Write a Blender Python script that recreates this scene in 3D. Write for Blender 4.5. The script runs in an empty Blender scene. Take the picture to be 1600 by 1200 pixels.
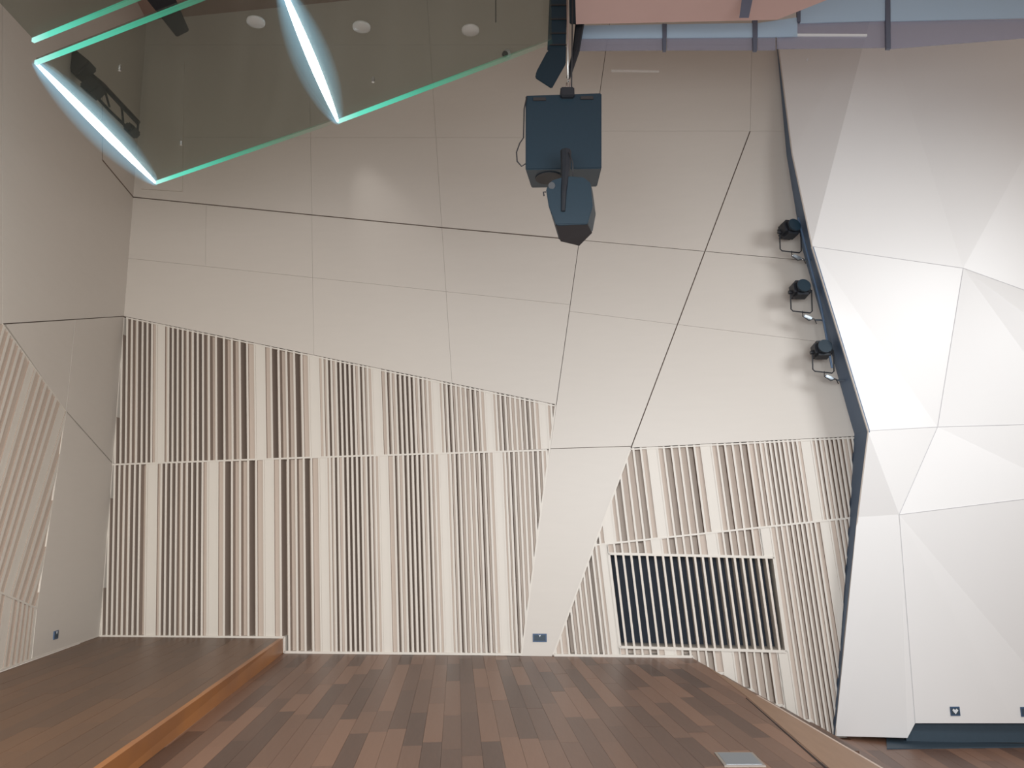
import bpy, math, random
from mathutils import Vector, Matrix
random.seed(7)
SC = bpy.context.scene
COL = SC.collection

# ------------------------------------------------------------------ camera
F = 1250.0
CAM = Vector((0, 0, 1.6))
PITCH = math.radians(10.1)
HS = 0.0105
upc = Vector((-HS, 1, 0)).normalized() * math.cos(PITCH) + Vector((0, 0, -math.sin(PITCH)))   # world up seen from the camera
fwc = Vector((0, 0, -1)); fwc = (fwc - upc * fwc.dot(upc)).normalized()                       # world +Y
rtc = fwc.cross(upc).normalized()                                                             # world +X
RM = Matrix((rtc, fwc, upc))          # camera coords -> world
cd = bpy.data.cameras.new('camera'); cam = bpy.data.objects.new('camera', cd); COL.objects.link(cam)
cd.sensor_fit = 'HORIZONTAL'; cd.sensor_width = 36.0; cd.lens = F / 1600 * 36.0
cd.clip_start = 0.05; cd.clip_end = 100
cam.matrix_world = Matrix.Translation(CAM) @ RM.to_4x4()
SC.camera = cam
SC.view_settings.view_transform = 'Standard'
try: SC.view_settings.look = 'None'
except Exception: pass
SC.view_settings.gamma = 1.0
SC.view_settings.use_curve_mapping = False
SC.view_settings.exposure = 0.0

w = bpy.data.worlds.new('world'); SC.world = w; w.use_nodes = True
w.node_tree.nodes['Background'].inputs[0].default_value = (1.0, 0.88, 0.78, 1)
w.node_tree.nodes['Background'].inputs[1].default_value = 0.49

def area(name, loc, target, sx, sy, power, col, spread=180):
    d = bpy.data.lights.new(name, 'AREA'); d.shape = 'RECTANGLE'; d.size = sx; d.size_y = sy
    d.energy = power; d.color = col; d.spread = math.radians(spread)
    o = bpy.data.objects.new(name, d); COL.objects.link(o); o.location = loc
    o.rotation_euler = (Vector(target) - Vector(loc)).to_track_quat('-Z', 'Y').to_euler()
    return o
area('hall_daylight', (0.5, 0.4, 2.6), (-0.4, 9.0, 0.6), 6.0, 2.0, 255, (0.95, 0.98, 1.0), 108)
area('side_wash', (6.6, 4.0, 5.0), (4.4, 8.7, 2.8), 1.8, 1.4, 56, (0.95, 0.98, 1.0), 90)
area('left_fill', (-2.6, 2.0, 3.2), (-6.0, 8.0, 1.2), 3.0, 2.0, 75, (1.0, 0.90, 0.78), 100)  # unseen fill added to brighten the left walls
sd_ = bpy.data.lights.new('streak_spot', 'SPOT'); sd_.energy = 34; sd_.spot_size = math.radians(34); sd_.spot_blend = 1.0; sd_.shadow_soft_size = .05; sd_.color = (1, .97, .93)  # added spot without a fixture, imitates the bright streak on the wall
so_ = bpy.data.objects.new('streak_spot', sd_); COL.objects.link(so_)

# ------------------------------------------------------------------ picture <-> place
def ray(px, py):
    return (RM @ Vector(((px - 800) / F, (600 - py) / F, -1.0))).normalized()
def hz(px, py, z):                    # where the sight line meets the height z
    d = ray(px, py); return CAM + d * ((z - CAM.z) / d.z)
def hy(px, py, y):                    # ... and the depth y
    d = ray(px, py); return CAM + d * ((y - CAM.y) / d.y)
class Plane:
    def __init__(s, o, n, u):
        s.o = Vector(o); s.n = Vector(n).normalized(); s.u = Vector(u).normalized(); s.v = s.n.cross(s.u).normalized()
        if s.v.z < 0: s.v = -s.v
    def hit(s, px, py):
        d = ray(px, py); return CAM + d * ((s.o - CAM).dot(s.n) / d.dot(s.n))
    def uv(s, px, py):
        p = s.hit(px, py) - s.o; return (p.dot(s.u), p.dot(s.v))
    def at(s, u, v, d=0.0):           # d = depth into the wall
        return s.o + s.u * u + s.v * v - s.n * d
def facing(a, b, c):
    n = (b - a).cross(c - a).normalized()
    if n.dot(CAM - a) < 0: n = -n
    return n
W0 = hz(445, 1021, 0.0); W1 = hz(1080, 1028, 0.0)
ud = (W1 - W0).normalized(); n = ud.cross(Vector((0, 0, 1)))
if n.dot(CAM - W0) < 0: n = -n
BACK = Plane(W0, n, ud)
C0 = BACK.hit(155, 994); C1 = BACK.hit(208, 308)
RZ = BACK.hit(440, 997).z                                     # height of the raised stage at left
L0 = hz(0, 1050, C0.z)
nl = facing(C0, C1, L0)
LEFT = Plane(C0, nl, (C0 - L0))
LOWZ = BACK.hit(1300, 1150).z                                 # the lower hall floor at right

# ------------------------------------------------------------------ materials
def mat(name, col, rough=0.5, metal=0.0, emit=None, noise=0.0, nscale=8.0, stretch=(1, 1, 1), bump=0.0, rnd=0.0, col2=None, spec=0.5):
    m = bpy.data.materials.new(name); m.use_nodes = True; nt = m.node_tree; b = nt.nodes['Principled BSDF']
    b.inputs['Base Color'].default_value = (*col, 1); b.inputs['Roughness'].default_value = rough; b.inputs['Metallic'].default_value = metal
    b.inputs['Specular IOR Level'].default_value = spec
    if emit:
        b.inputs['Emission Color'].default_value = (*emit[0], 1); b.inputs['Emission Strength'].default_value = emit[1]
    if noise or bump or rnd:
        tc = nt.nodes.new('ShaderNodeTexCoord'); mp = nt.nodes.new('ShaderNodeMapping'); mp.inputs['Scale'].default_value = stretch
        nz = nt.nodes.new('ShaderNodeTexNoise'); nz.inputs['Scale'].default_value = nscale; nz.inputs['Detail'].default_value = 4
        nt.links.new(tc.outputs['Object'], mp.inputs[0]); nt.links.new(mp.outputs[0], nz.inputs['Vector'])
        mx = nt.nodes.new('ShaderNodeMix'); mx.data_type = 'RGBA'
        c2 = col2 or tuple(c * (1 - noise) for c in col)
        mx.inputs['A'].default_value = (*c2, 1); mx.inputs['B'].default_value = (*col, 1)
        fac = nz.outputs['Fac']
        if rnd:
            oi = nt.nodes.new('ShaderNodeObjectInfo'); ma = nt.nodes.new('ShaderNodeMath'); ma.operation = 'MULTIPLY_ADD'
            ma.inputs[1].default_value = rnd; nt.links.new(oi.outputs['Random'], ma.inputs[0])
            m2 = nt.nodes.new('ShaderNodeMath'); m2.operation = 'MULTIPLY'; m2.inputs[1].default_value = 1 - rnd
            nt.links.new(fac, m2.inputs[0]); nt.links.new(m2.outputs[0], ma.inputs[2]); fac = ma.outputs[0]
        nt.links.new(fac, mx.inputs['Factor']); nt.links.new(mx.outputs['Result'], b.inputs['Base Color'])
        if bump:
            bp = nt.nodes.new('ShaderNodeBump'); bp.inputs['Strength'].default_value = bump; bp.inputs['Distance'].default_value = 0.01
            nt.links.new(nz.outputs['Fac'], bp.inputs['Height']); nt.links.new(bp.outputs[0], b.inputs['Normal'])
    return m
M = {}
M['veneer'] = mat('cream_veneer', (0.65, 0.61, 0.56), 0.42, noise=0.05, nscale=3, stretch=(1, 1, 6), rnd=0.25)
M['slat'] = mat('cream_lacquer', (0.72, 0.68, 0.62), 0.45, noise=0.04, nscale=5, stretch=(3, 3, .5), rnd=0.2)
M['side'] = mat('slat_side_shade', (0.34, 0.27, 0.225), 0.7)  # darker than the slat fronts, paints in the shade inside the wells
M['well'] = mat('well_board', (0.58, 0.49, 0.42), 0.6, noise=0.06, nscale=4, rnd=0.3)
M['backing'] = mat('dark_backing', (0.16, 0.12, 0.095), 0.8)
M['facet'] = mat('white_panel', (0.86, 0.86, 0.86), 0.4, noise=0.02, nscale=3, rnd=0.2)
M['reveal'] = mat('hazed_slate_blue', (0.095, 0.165, 0.28), 0.5, noise=0.15, nscale=5)  # bluish lift of the haze is mixed into this dark colour
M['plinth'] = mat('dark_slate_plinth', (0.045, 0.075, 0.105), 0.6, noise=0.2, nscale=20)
M['black'] = mat('speaker_black', (0.009, 0.030, 0.050), 0.45, noise=0.2, nscale=40)
M['black2'] = mat('speaker_dark_side', (0.018, 0.022, 0.03), 0.5, noise=0.2, nscale=30)
M['cone'] = mat('speaker_cone_dark', (0.03, 0.028, 0.03), 0.6)
M['chrome'] = mat('bright_steel', (0.75, 0.78, 0.8), 0.25, 1.0)
M['steel'] = mat('dull_steel', (0.35, 0.40, 0.45), 0.4, 0.8)
M['cable'] = mat('black_cable', (0.03, 0.03, 0.035), 0.6)
M['plank'] = mat('stained_oak_plank', (0.27, 0.145, 0.092), 0.4, nscale=6, stretch=(7, .8, 1), rnd=0.78, col2=(0.07, 0.04, 0.03), noise=.1, bump=.05)
M['plank_r'] = mat('dark_stained_plank', (0.185, 0.098, 0.052), 0.42, nscale=5, stretch=(7, .8, 1), rnd=0.5, col2=(0.10, 0.062, 0.042), noise=.1)
M['nosing'] = mat('orange_lit_oak', (0.56, 0.22, 0.045), 0.4, nscale=1.5, stretch=(1, .8, 1), noise=.35, col2=(0.24, 0.11, 0.06))  # orange light falling on the riser is put into this wood colour
M['edgewood'] = mat('pale_oak_edge', (0.35, 0.21, 0.13), 0.4, nscale=5, stretch=(4, .5, 1), noise=.25)
M['edgelip'] = mat('light_lip', (0.62, 0.50, 0.42), 0.4, noise=.05)
M['rimtan'] = mat('tan_rim', (0.50, 0.45, 0.41), 0.5, noise=.05)
M['gap'] = mat('dark_gap', (0.03, 0.018, 0.015), 0.8)
M['navy'] = mat('navy_socket', (0.05, 0.10, 0.19), 0.4)
M['white'] = mat('white_plastic', (0.8, 0.85, 0.9), 0.4)
M['ceil'] = mat('ceiling_board', (0.42, 0.30, 0.26), 0.7, noise=.05)
M['rose'] = mat('rose_bulkhead', (0.72, 0.50, 0.47), 0.6, noise=.08, nscale=2)
M['mullion'] = mat('mullion_grey', (0.12, 0.14, 0.20), 0.5)
M['darkbox'] = mat('duct_dark_blue', (0.03, 0.045, 0.075), 0.6)
M['fin'] = mat('grille_fin', (0.74, 0.68, 0.61), 0.5, noise=.04)
M['flap'] = mat('floor_box_lid', (0.36, 0.33, 0.30), 0.35, 0.4)
def glassmat(name, tint, refl, diff=None, dfac=0.0):
    m = bpy.data.materials.new(name); m.use_nodes = True; nt = m.node_tree; nt.nodes.clear()
    out = nt.nodes.new('ShaderNodeOutputMaterial'); t = nt.nodes.new('ShaderNodeBsdfTransparent'); t.inputs[0].default_value = (*tint, 1)
    g = nt.nodes.new('ShaderNodeBsdfGlossy'); g.inputs['Roughness'].default_value = 0.08
    mx = nt.nodes.new('ShaderNodeMixShader'); mx.inputs[0].default_value = refl
    nt.links.new(t.outputs[0], mx.inputs[1]); nt.links.new(g.outputs[0], mx.inputs[2]); last = mx
    if diff:
        d = nt.nodes.new('ShaderNodeBsdfDiffuse'); d.inputs[0].default_value = (*diff, 1)
        m2 = nt.nodes.new('ShaderNodeMixShader'); m2.inputs[0].default_value = dfac
        nt.links.new(mx.outputs[0], m2.inputs[1]); nt.links.new(d.outputs[0], m2.inputs[2]); last = m2
    nt.links.new(last.outputs[0], out.inputs[0]); return m
M['smoke'] = glassmat('smoked_green_glass', (0.80, 0.82, 0.79), 0.02, (0.16, 0.17, 0.15), 0.12)
M['blueglass'] = glassmat('pale_blue_glass', (0.72, 0.78, 0.88), 0.03, (0.62, 0.82, 1.0), 0.6)
M['greyglass'] = glassmat('grey_tinted_glass', (0.80, 0.80, 0.86), 0.03, (0.50, 0.53, 0.66), 0.32)
M['disc'] = glassmat('frosted_disc', (0.9, 0.9, 0.9), 0.02, (0.75, 0.72, 0.68), 0.25)
def emit(name, col, s):
    m = bpy.data.materials.new(name); m.use_nodes = True; nt = m.node_tree; nt.nodes.clear()
    out = nt.nodes.new('ShaderNodeOutputMaterial'); e = nt.nodes.new('ShaderNodeEmission'); e.inputs[0].default_value = (*col, 1); e.inputs[1].default_value = s
    nt.links.new(e.outputs[0], out.inputs[0]); return m
M['led'] = emit('led_cold_white', (0.80, 0.96, 1.0), 9.0)
def halo():      # glowing tube added round the LED to imitate bloom, thin at its rim
    m = bpy.data.materials.new('led_bloom_halo'); m.use_nodes = True; nt = m.node_tree; nt.nodes.clear()
    out = nt.nodes.new('ShaderNodeOutputMaterial'); lw = nt.nodes.new('ShaderNodeLayerWeight'); lw.inputs[0].default_value = 0.5
    inv = nt.nodes.new('ShaderNodeMath'); inv.operation = 'SUBTRACT'; inv.inputs[0].default_value = 1
    pw = nt.nodes.new('ShaderNodeMath'); pw.operation = 'POWER'; pw.inputs[1].default_value = 2.2
    ml = nt.nodes.new('ShaderNodeMath'); ml.operation = 'MULTIPLY'; ml.inputs[1].default_value = 0.62
    nt.links.new(lw.outputs['Facing'], inv.inputs[1]); nt.links.new(inv.outputs[0], pw.inputs[0]); nt.links.new(pw.outputs[0], ml.inputs[0])
    e = nt.nodes.new('ShaderNodeEmission'); e.inputs[0].default_value = (0.42, 0.78, 1.0, 1); e.inputs[1].default_value = 1.0
    t = nt.nodes.new('ShaderNodeBsdfTransparent'); mx = nt.nodes.new('ShaderNodeMixShader')
    nt.links.new(ml.outputs[0], mx.inputs[0]); nt.links.new(t.outputs[0], mx.inputs[1]); nt.links.new(e.outputs[0], mx.inputs[2]); nt.links.new(mx.outputs[0], out.inputs[0])
    return m
M['halo'] = halo()
def edgeglow():    # edge-lit glass: light fed in at the LED end (local x = 0) leaks out of the edge and fades along it (local x = length)
    m = bpy.data.materials.new('edge_lit_glass'); m.use_nodes = True; nt = m.node_tree; nt.nodes.clear()
    out = nt.nodes.new('ShaderNodeOutputMaterial'); tc = nt.nodes.new('ShaderNodeTexCoord'); sx = nt.nodes.new('ShaderNodeSeparateXYZ')
    nt.links.new(tc.outputs['Generated'], sx.inputs[0])
    cr = nt.nodes.new('ShaderNodeValToRGB'); el = cr.color_ramp.elements
    el[0].position = 0; el[0].color = (0.55, 1.0, 0.92, 1); el[1].position = 1; el[1].color = (0.10, 0.20, 0.13, 1)
    a = el.new(0.12); a.color = (0.16, 0.80, 0.58, 1); a = el.new(0.45); a.color = (0.07, 0.42, 0.27, 1); a = el.new(0.75); a.color = (0.08, 0.26, 0.16, 1)
    nt.links.new(sx.outputs[0], cr.inputs[0])
    e = nt.nodes.new('ShaderNodeEmission'); e.inputs[1].default_value = 1.0; nt.links.new(cr.outputs[0], e.inputs[0])
    t = nt.nodes.new('ShaderNodeBsdfTransparent'); mx = nt.nodes.new('ShaderNodeMixShader')
    mr = nt.nodes.new('ShaderNodeMapRange'); mr.inputs['From Min'].default_value = .15; mr.inputs['From Max'].default_value = 1.0; mr.inputs['To Min'].default_value = .05; mr.inputs['To Max'].default_value = .97
    nt.links.new(sx.outputs[0], mr.inputs[0]); nt.links.new(mr.outputs[0], mx.inputs[0])
    nt.links.new(e.outputs[0], mx.inputs[1]); nt.links.new(t.outputs[0], mx.inputs[2]); nt.links.new(mx.outputs[0], out.inputs[0]); return m
M['edge'] = edgeglow()

# ------------------------------------------------------------------ object helpers
def link(name, me, m, parent=None):
    o = bpy.data.objects.new(name, me); COL.objects.link(o)
    if m is not None and not me.materials: me.materials.append(m)
    if parent: o.parent = parent; o.matrix_parent_inverse = Matrix.Identity(4); o.matrix_basis = parent.matrix_world.inverted()
    return o
def obj(name, verts, faces, m, parent=None, smooth=False):
    me = bpy.data.meshes.new(name); me.from_pydata([tuple(v) for v in verts], [], faces); me.update()
    if smooth:
        for p in me.polygons: p.use_smooth = True
    return link(name, me, m, parent)
def empty(name, loc=(0, 0, 0), parent=None):
    o = bpy.data.objects.new(name, None); COL.objects.link(o); o.location = loc; o.empty_display_size = .1
    o.matrix_world = Matrix.Translation(Vector(loc)); return o
def tag(o, label, cat, group=None):
    o['label'] = label; o['category'] = cat
    if group: o['group'] = group
    return o
def struct(o): o['kind'] = 'structure'; return o
class MB:
    def __init__(s): s.v = []; s.f = []
    def prism(s, ring0, ring1):
        k = len(s.v); n = len(ring0); s.v += [Vector(p) for p in ring0] + [Vector(p) for p in ring1]
        s.f += [tuple(k + i for i in range(n)), tuple(k + n + i for i in reversed(range(n)))]
        s.f += [(k + i, k + n + i, k + n + (i + 1) % n, k + (i + 1) % n) for i in range(n)]; return s
    def box(s, c, sx, sy, sz, R=None):
        R = R or Matrix.Identity(3); c = Vector(c)
        P = lambda x, y, z: c + R @ Vector((x * sx / 2, y * sy / 2, z * sz / 2))
        return s.prism([P(-1, -1, -1), P(1, -1, -1), P(1, 1, -1), P(-1, 1, -1)], [P(-1, -1, 1), P(1, -1, 1), P(1, 1, 1), P(-1, 1, 1)])
    def tube(s, pts, r, n=8):
        pts = [Vector(p) for p in pts]; k = len(s.v)
        for i, p in enumerate(pts):
            t = (pts[min(i + 1, len(pts) - 1)] - pts[max(i - 1, 0)]).normalized()
            a = t.orthogonal().normalized() if i == 0 else (a - t * a.dot(t)).normalized()
            b = t.cross(a); rr = r[i] if isinstance(r, (list, tuple)) else r
            s.v += [p + (a * math.cos(2 * math.pi * j / n) + b * math.sin(2 * math.pi * j / n)) * rr for j in range(n)]
        for i in range(len(pts) - 1):
            s.f += [(k + i * n + j, k + i * n + (j + 1) % n, k + (i + 1) * n + (j + 1) % n, k + (i + 1) * n + j) for j in range(n)]
        s.f += [tuple(k + j for j in reversed(range(n))), tuple(k + (len(pts) - 1) * n + j for j in range(n))]; return s
    def cyl(s, a, b, r, n=16): return s.tube([a, b], r, n)
    def build(s, name, m, parent=None, smooth=False, bevel=0.0):
        o = obj(name, s.v, s.f, m, parent, smooth)
        import bmesh
        bm = bmesh.new(); bm.from_mesh(o.data); bmesh.ops.recalc_face_normals(bm, faces=bm.faces)
        if bevel: bmesh.ops.bevel(bm, geom=bm.edges[:], offset=bevel, segments=2, affect='EDGES', clamp_overlap=True)
        bm.to_mesh(o.data); bm.free(); return o

# convex polygon clipping in a wall's own coordinates
def clip(poly, a, b, off=0.0, keep=None):
    """keep the side of line a-b on which point keep lies, moved by off into that side"""
    dx, dy = b[0] - a[0], b[1] - a[1]; L = math.hypot(dx, dy); nx, ny = -dy / L, dx / L
    if (keep[0] - a[0]) * nx + (keep[1] - a[1]) * ny < 0: nx, ny = -nx, -ny
    f = lambda p: (p[0] - a[0]) * nx + (p[1] - a[1]) * ny - off
    out = []
    for i in range(len(poly)):
        p, q = poly[i], poly[(i + 1) % len(poly)]; fp, fq = f(p), f(q)
        if fp >= 0: out.append(p)
        if (fp >= 0) != (fq >= 0):
            t = fp / (fp - fq); out.append((p[0] + (q[0] - p[0]) * t, p[1] + (q[1] - p[1]) * t))
    return out
def parea(p): return abs(sum(p[i][0] * p[(i + 1) % len(p)][1] - p[(i + 1) % len(p)][0] * p[i][1] for i in range(len(p)))) / 2
def inset(poly, gaps):
    c = (sum(p[0] for p in poly) / len(poly), sum(p[1] for p in poly) / len(poly)); out = poly
    for i in range(len(poly)):
        g = gaps[i] if isinstance(gaps, (list, tuple)) else gaps
        if out: out = clip(out, poly[i], poly[(i + 1) % len(poly)], g, c)
    return out
def slab(name, pl, poly, d0, d1, m, parent):
    if len(poly) < 3 or parea(poly) < 2e-5: return None
    return MB().prism([pl.at(u, v, d0) for u, v in poly], [pl.at(u, v, d1) for u, v in poly]).build(name, m, parent)

# ================================================================== SETTING: back wall
wb = struct(empty('wall_back', W0))
X1 = lambda y: 952 - (y - 40) * 0.1398            # the first slanting joint
X2 = lambda y: 1172 - (y - 205) * 0.3760          # the second
XC = lambda y: 208 - (y - 308) * 0.0775           # the corner with the left wall
TOP = -330
def SY(x): return 308 + (x - 208) * 0.0995 if x < 690 else 355.5 + (x - 690) * 0.0905
def TY(x): return 495 + (x - 197) * 0.2045
def cell(pts, gaps, pl=BACK, par=wb, m='veneer', th=.022):
    return slab('panel', pl, inset([pl.uv(*p) for p in pts], gaps), 0.0, th, M[m], par)
f_, g_, G_ = .0013, .0038, .0085
VA, VB = (lambda y: 487 + (y - 330) * .015), (lambda y: 681 + (y - 210) * .065)
R70, R215 = 70, 215
def row(y0f, y1f, g0, g1, xs, gx):
    for i in range(len(xs) - 1):
        xa, xb = xs[i], xs[i + 1]
        p = []
        for xf, yf in ((xa, y0f), (xb, y0f), (xb, y1f), (xa, y1f)):
            x = xf(300)
            for _ in range(6): y = yf(x); x = xf(y)
            p.append((x, y))
        cell(p, [g0, gx[i + 1], g1, gx[i]])
cols = [XC, VA, VB, X1]; gx = [0, f_, f_, g_]
row(lambda x: TOP, lambda x: R70, 0, f_, cols, gx)
row(lambda x: R70, lambda x: R215, f_, f_, cols, gx)
row(lambda x: R215, SY, f_, G_, cols, gx)
XF = lambda y: 322 - (y - 340) * .012
MY = lambda x: 404 + (x - 205) * 0.105
cols = [XC, XF, VA, VB, X1]; gx = [0, f_, f_, f_, g_]
row(SY, MY, G_, f_, cols, gx)
row(MY, TY, f_, g_, [XC, VA, VB, X1], [0, f_, f_, g_])
# between the two joints, then right of the second
XR = lambda y: 1400
X12 = lambda y: X2(205) + (205 - y) * .02
row(lambda x: TOP, lambda x: R70, 0, f_, [X1, X12, XR], [g_, f_, 0])
row(lambda x: R70, lambda x: 205, f_, f_, [X1, X12, XR], [g_, f_, 0])
NY = lambda x: 487 + (x - 895) * .122
row(lambda x: 205, SY, f_, g_, [X1, X2, XR], [g_, G_ * .8, 0])
row(SY, NY, g_, f_, [X1, X2, XR], [g_, G_ * .8, 0])
PY = lambda x: 701 - (x - 862) * .030
QY = lambda x: 700 - (x - 985) * .0515
row(NY, PY, f_, g_, [X1, X2], [g_, G_ * .8])
row(NY, QY, f_, g_, [X2, XR], [G_ * .8, 0])
row(PY, lambda x: 1021 + (x - 445) * .0105, g_, 0, [X1, X2], [g_, G_ * .8])
# backing behind everything
def sheet(name, pl, pts, d0, d1, m, par):
    return slab(name, pl, [pl.uv(*p) for p in pts], d0, d1, m, par)
sheet('backing_board', BACK, [(90, TOP), (1500, TOP), (1500, 1190), (100, 1100)], .34, .38, M['backing'], wb)
def strip(name, pl, a, b, wpx, d0, d1, m, par, side=0):
    """a lath along the picture line a-b; side -1/0/1 shifts it"""
    A, B = pl.uv(*a), pl.uv(*b); dx, dy = B[0] - A[0], B[1] - A[1]; L = math.hypot(dx, dy); nx, ny = -dy / L, dx / L
    s0, s1 = (side - 1) * wpx / 2, (side + 1) * wpx / 2
    return slab(name, pl, [(A[0] + nx * s0, A[1] + ny * s0), (B[0] + nx * s0, B[1] + ny * s0), (B[0] + nx * s1, B[1] + ny * s1), (A[0] + nx * s1, A[1] + ny * s1)], d0, d1, m, par)
# dark felt right behind the joints, so no light leaks between the boards (kept clear of the slatted areas)
for pts in ([(XC(TOP), TOP), (X1(TOP), TOP), (X1(632), 628), (XC(495), 491)],
            [(X1(TOP), TOP), (1400, TOP), (1400, 675), (985, 696), (X1(696), 696)],
            [(X1(640), 640), (X2(640), 640), (X2(1026), 1026), (X1(1021), 1021)]):
    sheet('joint_felt', BACK, pts, .026, .034, M['backing'], wb)

DEPTH = lambda d: {0: .004}.get(d, .006 + .018 * d ** 1.6)
def fill(par, pl, wells, ref, slope, planes, finpx=1.6, holes=None, dscale=1.0):
    """wells: (centre x at the reference line, depth class) or (x0, x1) for a flush board; planes: half planes in picture coords (a, b, keep)"""
    E = []                      # edges between wells in reference x
    ws = []
    for wdef in wells:
        if len(wdef) == 3: ws.append((wdef[0], wdef[1], 0))
        else: ws.append((wdef[0], None, wdef[1]))
    bounds = []
    for i in range(len(ws) - 1):
        a, b = ws[i], ws[i + 1]
        if a[1] is not None and b[1] is None: bounds.append(a[1] + .8)
        elif b[1] is not None and a[1] is None: bounds.append(b[0] - .8)
        else: bounds.append((a[0] + b[0]) / 2)
    first = 2 * ws[0][0] - bounds[0] if ws[0][1] is None else ws[0][0]
    last = 2 * ws[-1][0] - bounds[-1] if ws[-1][1] is None else ws[-1][1]
    bounds = [first] + bounds + [last]
    base = [(-200, -200), (2000, -200), (2000, 1500), (-200, 1500)]
    def col(x0, x1, extra):
        def ln(x): y = ref(x); s = slope(x); return (x - s * 300, y - 300), (x + s * 300, y + 300)
        a0, b0 = ln(x0); a1, b1 = ln(x1)
        p = base; xm = (x0 + x1) / 2; mid = (xm, ref(xm))
        p = clip(p, a0, b0, 0, mid); p = clip(p, a1, b1, 0, mid) if p else p
        for (a, b, k) in extra:
            if len(p) < 3: return None
            p = clip(p, a, b, 0, k)
        return p if len(p) >= 3 and parea(p) > 6 else None
    for pls in planes:
        for i, wd in enumerate(ws):
            p = col(bounds[i], bounds[i + 1], pls)
            if p:
                d = wd[2]
                q = [pl.uv(*c) for c in p]
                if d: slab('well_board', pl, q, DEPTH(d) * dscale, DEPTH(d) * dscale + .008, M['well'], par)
                else: slab('flush_board', pl, q, .006, .02, M['slat'], par)
        for i, x in enumerate(bounds):
            if 0 < i < len(ws) and (ws[i - 1][2] == 0 or ws[i][2] == 0): fx = finpx * .8
            else: fx = finpx
            p = col(x - fx, x + fx, pls)
            if p:
                o = slab('slat', pl, [pl.uv(*c) for c in p], 0.0, .19 * dscale, M['slat'], par)
                if o:
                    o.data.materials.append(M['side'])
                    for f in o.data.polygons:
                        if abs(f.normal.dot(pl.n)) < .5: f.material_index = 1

so_.location = BACK.hit(520, 170) + BACK.n * .55
so_.rotation_euler = (BACK.hit(625, 400) - so_.location).to_track_quat('-Z', 'Y').to_euler()
# ------------------------------------------------------------------ big slatted panel on the back wall
LED = lambda x: 726 - (x - 175) * .036 if x < 500 else 714.3 - (x - 500) * .031
sp1 = tag(empty('slatted_panel', BACK.hit(500, 1000)), 'big cream slatted acoustic panel with slanting top left of the hanging speakers', 'acoustic panel', 'slatted acoustic panels')
up = [(167.5, 3.5), (175.5, 3.5), (183.5, 3.7), (192.5, 3), (200, 2), (208.1, 2), (216.9, 3), (225, 4), (232.5, 3), (240, .7), (244.5, 255, 0), (259, 1), (265.6, 3), (273.1, 4), (281.3, 3), (288.8, 2), (297.5, 2), (305, 3), (313.1, 4), (321.6, 2.5),
      (332, 2.5), (344.5, 4), (357.2, 2.5), (369.8, 2.5), (382, 4), (393.6, 1), (400.5, 414.5, 0), (419.5, 1.2), (431.6, 4), (443.6, 2.5), (456, 2.5), (468.4, 4), (480, 1), (486, 500, 0), (504, .5), (510.8, 1.6), (517.6, 3.5), (524.8, 1.3), (532, 4), (539.2, 4), (546.4, 4), (553.6, 4), (560.8, 1.5), (568, 3.5), (575, 2), (581.6, .7), (585.8, 598, 0),
      (603, 1.6), (611, 3.5), (618.5, 1.5), (626, 4), (633.4, 4), (640.6, 4), (647.8, 4), (654.6, 1.5), (661.8, 3.5), (668.8, 1.7), (675.2, .7), (679.5, 689.5, 0), (692.8, .7), (698.6, 2.5), (706, 4), (713.4, 2.5), (720.6, 1.7), (728, 1.7), (735.8, 3), (743.6, 4), (751, 2.5), (758, .7), (762.5, 773, 0), (776.5, .7), (782.6, 2.5), (790.1, 4), (797.6, 2.5), (805.4, 1.7), (813, 1.7), (820.6, 3), (828.2, 4), (835.8, 2.5), (843, .7), (847.5, 858, 0), (862, 1), (869, 3)]
lo = [(151.5, 2.5), (159.7, 3), (167.8, 4), (175.6, 3.5), (183, 3), (190.8, 2), (198.8, 2), (206.9, 3), (215, 4), (222.7, 2.5), (230.5, 244.5, 0), (249, 1), (255.8, 3), (263.8, 4), (271.9, 3), (280, 2), (288.4, 2), (296.2, 3), (304.4, 4), (312.5, 3), (320.6, 1), (325.5, 339.5, 0), (344.4, 1), (356.2, 4), (368.8, 2.3), (381.3, 2.3), (394, 4), (406.4, 1), (412.8, 426, 0), (431.2, 1), (443.6, 4), (456, 2.3), (468.2, 2.3), (480.6, 4), (492.2, 1), (499, 509.5, 0), (512.6, .5), (518, 1.5), (524.6, 3.5), (532, 1.3), (539.4, 4), (546.7, 4), (554, 4), (561.2, 4), (568.4, 1.5), (575.6, 3.5), (582.4, 2), (588.6, .7), (592.5, 604.5, 0),
      (611.5, 1.5), (618.6, 3.5), (626, 1.3), (633.6, 4), (640.9, 4), (648.1, 4), (655.3, 4), (662.3, 1.5), (669, 3.5), (675.8, 1.7), (682.4, .7), (686.5, 697, 0), (700.6, .7), (706.3, 2), (713.8, 4), (721.4, 2.6), (729.2, 1.8), (737, 1.8), (744.6, 2.7), (752.2, 4), (760.2, 2.7), (767.4, .7), (771.5, 783, 0), (786.6, .7), (791.6, 2), (799, 4), (806.4, 2.7), (813.8, 1.8), (821.2, 1.8), (828.8, 2.7), (836.4, 4), (844, 2.7), (851, .7), (857, 1)]
up = [(a[0], a[1] * .68) if len(a) == 2 and a[0] > 500 else a for a in up]; lo = [(a[0], a[1] * .68) if len(a) == 2 and a[0] > 510 else a for a in lo]
cor = ((XC(300), 300), (XC(1100), 1100), (600, 800)); jnt = ((X1(300), 300), (X1(1100), 1100), (600, 800))
fill(sp1, BACK, up, LED, lambda x: (x - 300) * 1.1e-4, [[((197, 495), (868, 632.2), (600, 700)), ((175, LED(175)), (500, LED(500)), (400, 600)), ((500, LED(500)), (855, LED(855)), (700, 680)), cor, jnt]])
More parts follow.
